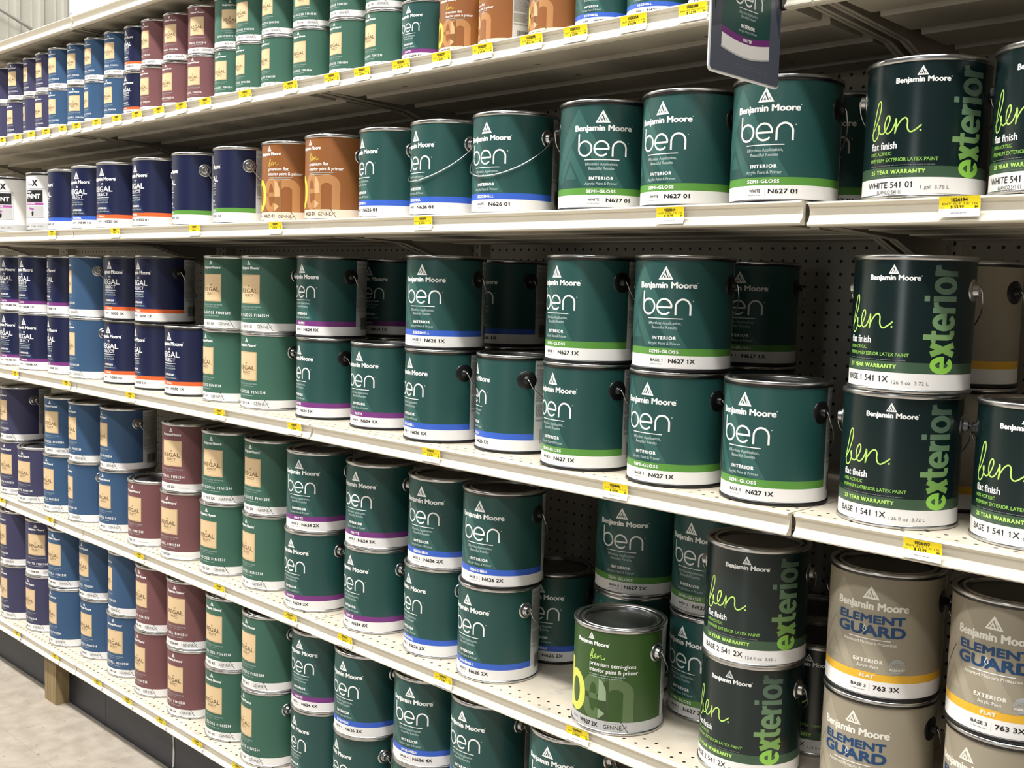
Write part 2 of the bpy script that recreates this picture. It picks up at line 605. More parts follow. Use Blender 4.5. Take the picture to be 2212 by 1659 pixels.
def d_ben(band, first, code):
    P = Print()
    bm, fin = BANDS[band]
    faded_peaks(P, 'teal_pattern')
    brand(P, (19, 41), (45, 54.5), 53, 'print_white', 'teal_litho', 13)
    thin_ben(P, 'print_white')
    P.rect(-31, 31, 103.6, 105, 'print_white', 3)
    P.text('Effortless Application,', 0, 114.0, 4.6, 'print_soft', w=58, bold=0.12)
    P.text('Beautiful Results', 0, 121.3, 4.6, 'print_soft', w=45, bold=0.12)
    P.text('INTERIOR', 0, 138.6, 5.0, 'print_white', w=42, bold=0.5, space=1.3)
    P.text('Acrylic Paint & Primer', 0, 147.2, 4.4, 'print_soft', w=58, bold=0.12)
    P.text(fin, 0, 160.9, 4.9, 'print_white', w=6.7*len(fin)*0.77, bold=0.45, space=1.2)
    codes(P, first, code)
    side_panel(P)
    return dict(P=P, rows=[(0, 152.5, 'teal_litho'), (152.5, 164.5, bm), (164.5, 191.5, 'white_litho')], panel=True)

def d_navy(band, first, code):
    P = Print()
    bm, fin = BANDS[band]
    faded_peaks(P, 'navy_pattern')
    brand(P, (17, 40), (44, 54), 50, 'print_white', 'navy_litho', 12)
    crown(P, 2, 62, 1.9, 'print_white')
    P.text('REGAL', 0, 85.5, 14.5, 'print_white', w=79, bold=0.62)
    P.text('SELECT', 0, 97.5, 8.6, 'print_white', w=53, bold=0.22)
    P.rect(-28, 28, 102.5, 103.8, 'print_white', 3)
    P.text('Uncompromising to', 0, 111.5, 4.4, 'print_soft', w=50, bold=0.12)
    P.text('Stains and Scuffs', -2, 118.5, 4.4, 'print_soft', w=56, bold=0.12)
    P.text('INTERIOR', 0, 136, 5.0, 'print_white', w=41, bold=0.5, space=1.3)
    P.text('Acrylic Paint & Primer', 0, 144.5, 4.2, 'print_soft', w=58, bold=0.12)
    P.text(fin, 0, 159.4, 4.8, 'print_white', w=6.6*len(fin)*0.77, bold=0.42, space=1.2)
    codes(P, first, code, v=175)
    side_panel(P)
    return dict(P=P, rows=[(0, 151.5, 'navy_litho'), (151.5, 162.5, bm), (162.5, 191.5, 'white_litho')], panel=True)

def d_regal(base, finish, code, gen=True):
    P = Print()
    brand(P, (13, 24), (28, 34.5), 33, 'print_white', base, 6.5)
    P.rect(-35, 35, 48, 119, 'print_tan', 2)
    for a in ((-33.6, -33.1, 49.4, 117.6), (33.1, 33.6, 49.4, 117.6), (-33.6, 33.6, 49.4, 49.9), (-33.6, 33.6, 117.1, 117.6)):
        P.rect(*a, 'print_tan_line', 3)
    crown(P, 0, 75, 1.5, 'print_brown')
    P.text('REGAL', 0, 93, 10.5, 'print_brown', w=58, bold=0.3, layer=4)
    P.text('SELECT', 0, 102, 5.8, 'print_brown', w=32, bold=0.1, layer=4)
    P.tiny(0, 106, 26, 0.5, 'print_tan_line', layer=4)
    P.text('100% ACRYLIC PAINT AND PRIMER', 0, 129.5, 3.3, 'print_soft', w=76)
    P.tiny(4, 133.5, 46, 0.9, 'print_palegrey')
    P.text(finish, 0, 151.6, 7.0, 'print_white', w=6.9*len(finish), bold=0.28, space=1.3)
    P.tiny(0, 157, 56, 1.2, 'print_soft')
    P.text('BASE', -30, 178, 3.4, 'print_grey', w=12)
    P.text(code, -18, 179.5, 6.2, 'print_black', align='l', bold=0.25, kind='I', w=5.2*len(code))
    if gen:
        P.rect(24, 24.4, 171, 183, 'print_palegrey', 3)
        gennex(P, 28, 180, 38, 'print_black')
    else:
        P.tiny(42, 178, 30, 1.2, 'print_palegrey')
    side_panel(P)
    return dict(P=P, rows=[(0, 167, base), (167, 191.5, 'white_litho')], panel=True)

def tall_letter(P, ch, v0, ink, lay, wd=7.6):
    f = lambda pts: [(88-h, v0-a) for a, h in pts]
    if ch in 'eo':
        P.stroke(f(arc(12.3, 17, 8.4, 13.2, 0, 360 if ch == 'o' else 318, 40)), wd, ink, lay)
        if ch == 'e':
            P.stroke(f([(5, 17), (24.4, 17)]), 6.2, ink, lay+0.4)
            P.stroke(f([(20.7, 13.9), (20.7, 19)]), wd, ink, lay+0.8)
    elif ch == 'x':
        P.stroke(f([(3.4, 0), (17, 34)]), wd+0.8, ink, lay)
        P.stroke(f([(17, 0), (3.4, 34)]), wd+0.8, ink, lay+0.5)
    elif ch == 't':
        P.stroke(f([(7.6, 45), (7.6, 10), (9, 5), (12, 3.6), (17, 3.8)]), wd, ink, lay)
        P.stroke(f([(0.5, 31), (16.5, 31)]), 6.4, ink, lay+0.5)
    elif ch == 'r':
        P.stroke(f([(4.6, 0), (4.6, 34)]), wd, ink, lay)
        P.stroke(f([(5, 18), (7, 26), (11, 29.6), (15.6, 30)]), wd-0.4, ink, lay+0.5)
    else:
        P.stroke(f([(4.8, 0), (4.8, 34)]), wd, ink, lay)
        P.stroke(f([(4.8, 39), (4.8, 46)]), wd, ink, lay)

def d_ext(first, code, vol):
    P = Print()
    brand(P, (14, 27), (28.5, 35.5), 37, 'print_white', 'exterior_litho', 7.5)
    script_ben(P, -76, 2, 57, 110, 2.0, 'print_lime')
    P.text('flat finish', -75, 123.5, 9.4, 'print_white', w=45, align='l', bold=0.3, kind='I')
    P.text('100% ACRYLIC', -75, 132, 4.5, 'print_lime_text', w=38, align='l', kind='I', bold=0.1)
    P.text('PREMIUM EXTERIOR LATEX PAINT', -75, 141, 4.7, 'print_lime_text', w=101, align='l', kind='I', bold=0.12)
    P.tiny(-75, 146.3, 98, 0.8, 'print_grey', 'l')
    P.text('25 YEAR WARRANTY', -72, 157.6, 5.2, 'print_lime', w=82, align='l', bold=0.42, kind='I', space=1.2)
    P.tiny(-34, 161, 30, 0.7, 'print_grey')
    # the tall word up the side, each letter printed a shade darker than the one below it
    v = 163.2
    for i, (ch, ad) in enumerate((('e', 23.6), ('x', 19.4), ('t', 16.4), ('e', 23.6), ('r', 15.6), ('i', 10.6), ('o', 24.2), ('r', 15.6))):
        tall_letter(P, ch, v, 'lime_fade_%d' % i, 2+2*(i % 2))
        v -= ad
    P.text(first+' '+code, -78, 177, 8.2, 'print_black', align='l', kind='I', w=6.0*len(first+' '+code), bold=0.12)
    P.text(vol, 5, 179, 4.6, 'print_grey', align='l', kind='I', w=2.9*len(vol))
    if first == 'WHITE':
        P.text('BLANCO 541 01', -58, 185, 4.6, 'print_black', align='l', kind='I', w=38)
    return dict(P=P, rows=[(0, 148.5, 'exterior_litho'), (148.5, 163.5, 'exterior_band'), (163.5, 191.5, 'white_litho')], panel=False)

def d_guard():
    P = Print()
    m = 'taupe_pattern'
    faded_peaks(P, m)
    brand(P, (22, 41.5), (46, 57), 55, 'print_ivory', 'taupe_litho', 12.5)
    P.text('ELEMENT', 0, 76.6, 11.2, 'print_navy', w=99, bold=0.95, kind='I')
    P.text('GUARD', 0, 95.6, 14.6, 'print_navy', w=101, bold=1.25, kind='I')
    P.poly([(-7, 80), (-3.8, 88), (-7, 91), (-10.2, 88)], 'print_ivory', 5)
    P.poly([(-7, 82.5), (-5, 88), (-7, 89.6), (-9, 88)], 'print_navy', 6)
    P.rect(-31, 31, 100.6, 101.8, 'print_white', 3)
    P.text('Advanced Moisture Protection', 0, 109, 4.6, 'print_ivory', w=80, bold=0.12)
    P.text('EXTERIOR', 0, 136.5, 5.2, 'print_ivory', w=43, bold=0.5, space=1.3)
    P.text('Acrylic Paint', 0, 144.5, 4.6, 'print_ivory', w=32, bold=0.1)
    P.ring(42, 138, 11.5, 11.5, 0.02, 0.02, 'print_palegrey', 3, n=32)
    P.rect(30.8, 53.2, 133.4, 134.2, 'taupe_litho', 4)
    P.rect(29.5, 54.5, 141, 145.5, 'taupe_litho', 4)
    P.text('LIFETIME', 42, 139.2, 3.4, 'taupe_litho', w=19, bold=0.2, layer=4)
    P.text('WARRANTY', 42, 145, 3.4, 'print_ivory', w=23, bold=0.2, layer=5)
    P.text('FLAT', 0, 159.6, 5.2, 'print_ivory', w=20, bold=0.45)
    codes(P, 'BASE 3', '763 3X', v=176)
    return dict(P=P, rows=[(0, 151, 'taupe_litho'), (151, 163, 'band_yellow'), (163, 191.5, 'white_litho')], panel=False)

def d_old(fam, script_ink, bigb, line1, code, low):
    P = Print()
    base, mid, pale = fam+'_litho', fam+'_mid', fam+'_pale'
    brand(P, (12, 24), (27, 34), 35, 'print_white', base, 6.8)
    script_ben(P, -2, 28, 42, 60, 1.3, script_ink)
    P.text(line1, -2, 70, 7.2, 'print_white', align='l', kind='I', w=5.0*len(line1)-4, bold=0.2)
    P.text('interior paint & primer', -2, 81, 7.2, 'print_white', align='l', kind='I', w=90, bold=0.2)
    P.tiny(-2, 86, 68, 1.2, 'print_soft', 'l')
    P.tiny(-2, 90, 62, 1.2, 'print_soft', 'l')
    # the oversized three-letter word across the lower half
    P.rect(-68, -52, 72, 165, bigb, 2)
    P.ring(-38, 127, 27, 38, 12, 24, bigb, 3)
    P.ring(7, 127, 26, 40, 8, 26, mid, 1, a0=0, a1=-318, n=50)
    P.rect(-12, 33, 121, 131, mid, 1)
    n_path = [(27.5, 167)]+arc(50, 116, 22.5, 17, 180, 360, 26)+[(72.5, 167)]
    P.stroke(n_path, 19, mid, 2)
    P.rect(18, 37, 92, 167, mid, 2)
    P.poly([(18, 92), (26, 98), (32, 112), (33, 131), (18, 131)], pale, 4)
    P.poly([(18, 146), (31, 154), (18, 166)], pale, 4)
    P.text('BASE', -38, 178, 4, 'print_grey', w=16)
    P.text(code, -22, 180, 7.4, 'print_black', align='l', kind='I', bold=0.35, w=40)
    P.rect(23, 23.4, 170, 185, 'print_palegrey', 3)
    gennex(P, 29, 181, 42, 'print_black')
    side_panel(P)
    return dict(P=P, rows=[(0, 167, base), (167, 191.5, low)], panel=True)

def d_white_coating():
    P = Print()
    P.text('Re', -26, 44, 12, 'print_palegrey', align='l', kind='I', w=18, bold=0.3)
    P.text('-', -6, 44, 12, 'print_black', align='l', kind='I', bold=0.5)
    P.text('X', 0, 44, 19, 'print_black', align='l', kind='I', w=20, bold=1.6)
    for a in ((-44, 44, 52, 53.2), (-44, 44, 146, 147.2), (-44, -43, 52, 147.2), (43, 44, 52, 147.2)):
        P.rect(*a, 'print_grey', 3)
    P.rect(-39, 39, 57, 96, 'print_black', 2)
    P.text('WATERBORNE', -20, 66, 5, 'print_white', w=30, bold=0.2)
    P.text('PAINT', 0, 84, 14, 'print_white', w=62, bold=0.9)
    P.rect(-41, 41, 98, 106, 'print_mauve', 2)
    P.text('LOW LUSTRE', -10, 104, 4.2, 'print_white', w=40, bold=0.3)
    P.rect(-41, 41, 108, 144, 'grey_litho', 1)
    P.poly([(-20, 112), (8, 118), (2, 124), (-18, 118)], 'print_mauve', 2)
    P.poly([(0, 124), (5, 130), (4, 138), (0, 143), (-4, 138), (-5, 130)], 'print_black', 2)
    P.text('GALLON', -32, 177, 4.6, 'print_grey', w=22, bold=0.3)
    P.text('1 GAL  3.79 L', 18, 177, 4.6, 'print_grey', w=48, bold=0.1)
    return dict(P=P, rows=[(0, 164, 'white_litho'), (164, 186, 'grey_litho'), (186, 191.5, 'white_litho')], panel=False)

def d_plain_white():
    P = Print()
    for i in range(16):
        P.tiny(-64, 30+i*8, 26-(i % 3)*6, 1.4, 'print_palegrey')
    P.text('1 GAL', -62, 172, 4.4, 'print_grey', w=14)
    P.text('INTERIOR', -30, 174, 4.4, 'print_grey', w=26, bold=0.2)
    P.rect(6, 9, 172, 174, 'print_grey', 3)
    return dict(P=P, rows=[(0, 191.5, 'white_litho')], panel=False)

def spec(s, col, lev, d, back):
    """(design key, builder) of one can from its place on the shelves"""
    if d == 'bnp':
        c = {'A': 'N624 1X', 'C': 'N624 1X'}.get(s) or ('N624 4X' if s == 'E' else 'N624 3X' if col == 10 else 'N624 2X')
        return ('ben', 'p', 'BASE '+c[-2], c)
    if d == 'bnb':
        c = {'B': 'N626 01', 'C': 'N626 1X', 'D': 'N626 2X'}.get(s)
        if s == 'A':
            c = 'N626 2X' if col == 23 else 'N626 1X'
        if s == 'E':
            c = 'N626 3X' if col == 10 else 'N626 4X'
        return ('ben', 'b', 'WHITE' if c.endswith('01') else 'BASE '+c[-2], c)
    if d == 'bng':
        c = {'B': 'N627 01', 'C': 'N627 1X', 'D': 'N627 2X'}[s]
        return ('ben', 'g', 'WHITE' if c.endswith('01') else 'BASE '+c[-2], c)
    if d == 'nvp':
        return ('navy', 'p', 'BASE 1', 'N548 1X')
    if d == 'nvb':
        return ('navy', 'b', 'BASE 1', 'N549 1X')
    if d == 'nvg':
        return ('navy', 'g', 'WHITE', 'N551 01')
    if d == 'nvo':
        return ('navy', 'o', 'WHITE', 'N550 01') if s == 'B' else ('navy', 'o', 'BASE 1', 'N550 1X')
    if d in ('pur', 'blu', 'mar', 'grn'):
        k = {'A': '1X', 'C': '1X', 'D': '2X', 'E': '4X'}[s]
        n, base, fin = {'pur': ('548', 'purple_grey_litho', 'MATTE FINISH'), 'blu': ('549', 'blue_litho', 'EGGSHELL FINISH'),
                        'mar': ('550', 'maroon_litho', 'PEARL FINISH'), 'grn': ('551', 'green_litho', 'SEMI-GLOSS FINISH')}[d]
        return ('regal', base, fin, n+' '+k, not (d == 'mar' and s == 'D'))
    if d == 'ext':
        return ('ext',) + {'B': ('WHITE', '541 01', '1 gal  3.78 L'), 'C': ('BASE 1', '541 1X', '126 fl oz  3.72 L'), 'D': ('BASE 2', '541 2X', '124 fl oz  3.66 L')}[s]
    if d == 'elg':
        return ('guard',)
    if d == 'br':
        return ('old', 'brown', 'print_gold', 'print_yellow', 'premium flat', 'W625 01' if s == 'B' else 'W625 4X', 'cream_litho')
    if d == 'grs':
        return ('old', 'moss', 'print_lime', 'print_chartreuse', 'premium semi-gloss', 'W627 2X', 'grey_litho')
    if d == 'rex':
        return ('coating',)
    return ('plain',)

BUILD = dict(ben=d_ben, navy=d_navy, regal=d_regal, ext=d_ext, guard=d_guard, old=d_old, coating=d_white_coating, plain=d_plain_white)

# ------------------------------------------------------------------ paint cans
GR, GH, QR, QH = 0.0830, 0.1915, 0.0535, 0.1245
SEG = 96
RL = 83.0
STRIP = 2*math.pi*RL/SEG

def clip_strip(pts):
    """cut a convex polygon into the facets of the can's side"""
    us = [p[0] for p in pts]
    a, b = math.floor(min(us)/STRIP+1e-9), math.ceil(max(us)/STRIP-1e-9)
    if b-a <= 1:
        return [pts]
    out = []
    for k in range(a, b):
        q = pts
        for lim, sgn in ((k*STRIP, 1), ((k+1)*STRIP, -1)):
            r = []
            for i in range(len(q)):
                p0, p1 = q[i], q[(i+1) % len(q)]
                d0, d1 = (p0[0]-lim)*sgn, (p1[0]-lim)*sgn
                if d0 >= 0:
                    r.append(p0)
                if (d0 > 0 > d1) or (d0 < 0 < d1):
                    t = d0/(d0-d1)
                    r.append((lim, p0[1]+t*(p1[1]-p0[1])))
            q = r
            if len(q) < 3:
                break
        if len(q) >= 3:
            out.append(q)
    return out

def wrap_map(r, h):
    kv = h/191.5
    def f(u, v, lay):
        k = u/STRIP
        i = math.floor(k)
        t = k-i
        a0, a1 = 2*math.pi*i/SEG, 2*math.pi*(i+1)/SEG
        rr = r+lay*0.00007
        x = rr*(math.sin(a0)*(1-t)+math.sin(a1)*t)
        y = -rr*(math.cos(a0)*(1-t)+math.cos(a1)*t)
        return (x, y, h-v*kv)
    return f

def can_body(name, D, r, h, vtop=6.0, vbot=186.5):
    mb = MB()
    f = wrap_map(r, h)
    p0, p1 = round(100/3.75), round(152/3.75)
    for v0, v1, m in D['rows']:
        v0, v1 = max(v0, vtop), min(v1, vbot)
        if v1 <= v0:
            continue
        for i in range(-SEG//2, SEG//2):
            mm = m
            if D['panel'] and p0 <= i < p1 and m not in ('white_litho', 'cream_litho', 'grey_litho'):
                mm = 'side_panel_grey'
            mb.face([f(i*STRIP, v1, 0), f((i+1)*STRIP, v1, 0), f((i+1)*STRIP, v0, 0), f(i*STRIP, v0, 0)], mm, True)
    if D['panel']:
        for i in range(p0, p1):
            mb.face([f(i*STRIP, 14, 1), f((i+1)*STRIP, 14, 1), f((i+1)*STRIP, 8, 1), f(i*STRIP, 8, 1)], 'side_panel_grey', True)
    for pts, m, lay in D['P'].p:
        for q in clip_strip(pts):
            ar = sum(q[i][0]*q[(i+1) % len(q)][1]-q[(i+1) % len(q)][0]*q[i][1] for i in range(len(q)))
            if abs(ar) < 1e-4:
                continue
            if ar > 0:
                q = q[::-1]
            mb.face([f(u, min(max(v, vtop), vbot), lay+1) for u, v in q], m, True)
    me = mb.mesh(name)
    me.normals_split_custom_set_from_vertices([Vector((p[0], p[1], 0)).normalized() for p in mb.v])
    return me

def top_rim(r, h, hybrid, k=1.0):
    mb = MB()
    if hybrid:
        mb.lathe([(r-.0005, h-.0095*k), (r+.0016, h-.0090*k), (r+.0018, h-.0052*k)], 'black_plastic')
        mb.lathe([(r+.0018, h-.0052*k), (r+.0021, h-.0040*k), (r+.0021, h-.0016*k), (r+.0012, h-.0004*k), (r-.001, h), (r-.0045, h-.0004*k), (r-.0062, h-.004*k)], 'tinplate')
    else:
        mb.lathe([(r-.0005, h-.0080*k), (r+.0010, h-.0076*k), (r+.0019, h-.0060*k), (r+.0021, h-.0035*k), (r+.0018, h-.0012*k), (r+.0008, h-.0002*k), (r-.001, h), (r-.0045, h-.0004*k), (r-.0062, h-.004*k)], 'tinplate')
    return mb.mesh('top_rim')

def lid(r, h):
    mb = MB()
    q = r/GR
    bead = [(r-(.0140-.0030*math.cos(math.radians(t)))*q, h-.0034+.0024*math.sin(math.radians(t))) for t in range(0, 181, 20)]
    mb.lathe(bead, 'tinplate')
    rings = [(r-.0060, h-.0030), (r-.0068*q, h-.0068), (r-.0104*q, h-.0068), (r-.0110*q, h-.0034)]
    for i in range(len(rings)-1):
        mb.lathe(rings[i:i+2], 'lid_steel')
    rings = [(r-.0170*q, h-.0034), (r-.0180*q, h-.0074), (r-.0210*q, h-.0080), (r-.0240*q, h-.0066), (r-.0270*q, h-.0062)]
    for i in range(len(rings)-1):
        mb.lathe(rings[i:i+2], 'lid_steel')
    mb.lathe([(r-.0270*q, h-.0062), (0.001, h-.0062)], 'lid_steel', close=True)
    return mb.mesh('lid')

def bottom_rim(r, hybrid, k=1.0):
    mb = MB()
    m = 'black_plastic' if hybrid else 'tinplate'
    mb.lathe([(r-.0005, .0062*k), (r+.0012, .0056*k), (r+.0019, .0040*k), (r+.0020, .0016*k), (r+.0012, .0003*k), (r-.0005, 0), (r-.0030, 0), (r-.0038, .0025*k), (0.001, .0025*k)], m, close=True)
    return mb.mesh('bottom_rim')

def ear(r, h, side, hybrid):
    """round bail boss pressed onto the can's side"""
    mb = MB()
    z = h-.047
    X = Vector((side, 0, 0))
    m = Matrix((( 0, 0, side, side*r), (side, 0, 0, 0), (0, 1, 0, z), (0, 0, 0, 1)))
    if hybrid:
        mb.lathe([(.0195, -.0027), (.0192, -.0012), (.0172, .0004), (.0090, .0016)], 'black_plastic', 40, m)
        mb.lathe([(.0090, .0016), (.0062, .0020), (.0058, .0085), (.0046, .0095), (.0002, .0095)], 'black_plastic', 20, m, close=True)
    else:
        mb.lathe([(.0172, -.0022), (.0168, -.0004), (.0150, .0010), (.0120, .0014), (.0104, .0006), (.0094, .0022), (.0088, .0074), (.0078, .0088), (.0058, .0086), (.0050, .0064), (.0002, .0062)], 'tinplate', 36, m, close=True)
    return mb.mesh('ear')

def bail(r, h, front, lean=0.0):
    """wire bail hooked into both bosses, hanging against the can"""
    mb = MB()
    z = h-.047
    sg = -1 if front else 1
    pts = [(r+.0055, 0, z+.001), (r+.0098, 0, z+.0012), (r+.0106, sg*.003, z-.002)]
    n = 44
    for i in range(1, n):
        t = math.pi*i/n
        s = math.sin(t)
        rr = r+.0034+.0070*abs(math.cos(t))**14
        drop = .070*s**0.75+.004
        pts.append((rr*math.cos(t), sg*(rr*s+.003*(1-s)), z-drop))
    pts += [(-r-.0106, sg*.003, z-.002), (-r-.0098, 0, z+.0012), (-r-.0055, 0, z+.001)]
    mb.tube(pts, .00125, 'wire_steel', 8)
    return mb.mesh('handle')

PART = {}
def part_mesh(key, fn):
    if key not in PART:
        PART[key] = fn()
    return PART[key]

def make_can(design, quart, hybrid, loc, rot, label, group, front=False):
    """Empty at the can's base > body, lid, top_rim, bottom_rim and, on gallons, two ears and a handle"""
    r, h = (QR, QH) if quart else (GR, GH)
    root = thing('paint_can', label, 'paint can', loc, math.radians(rot), group)
    kind = (design, quart)
    def body():
        return can_body('body', BUILD[design[0]](*design[1:]), r, h)
    link('body', part_mesh(('body', kind), body), root)
    k = 0.8 if quart else 1.0
    link('lid', part_mesh(('lid', quart), lambda: lid(r, h)), root)
    link('top_rim', part_mesh(('rim', quart, hybrid), lambda: top_rim(r, h, hybrid, k)), root)
    link('bottom_rim', part_mesh(('foot', quart, hybrid), lambda: bottom_rim(r, hybrid, k)), root)
    if not quart:
        for s in (1, -1):
            link('ear', part_mesh(('ear', s, hybrid), lambda: ear(r, h, s, hybrid)), root)
        link('handle', part_mesh(('bail', front), lambda: bail(r, h, front)), root)
    return root

# shelf heights (top of deck) and setbacks of the front edges
L = 1.2192
SHELF = dict(T=(2.1604, 0.0), A=(1.8496, 0.0), B=(1.5378, 0.0), C=(1.0777, 0.0075), D=(0.6191, 0.0236), E=(0.1911, 0.0))
SNAME = dict(T='top shelf', A='second shelf', B='third shelf', C='fourth shelf', D='fifth shelf', E='bottom shelf')
BACKY = 0.535

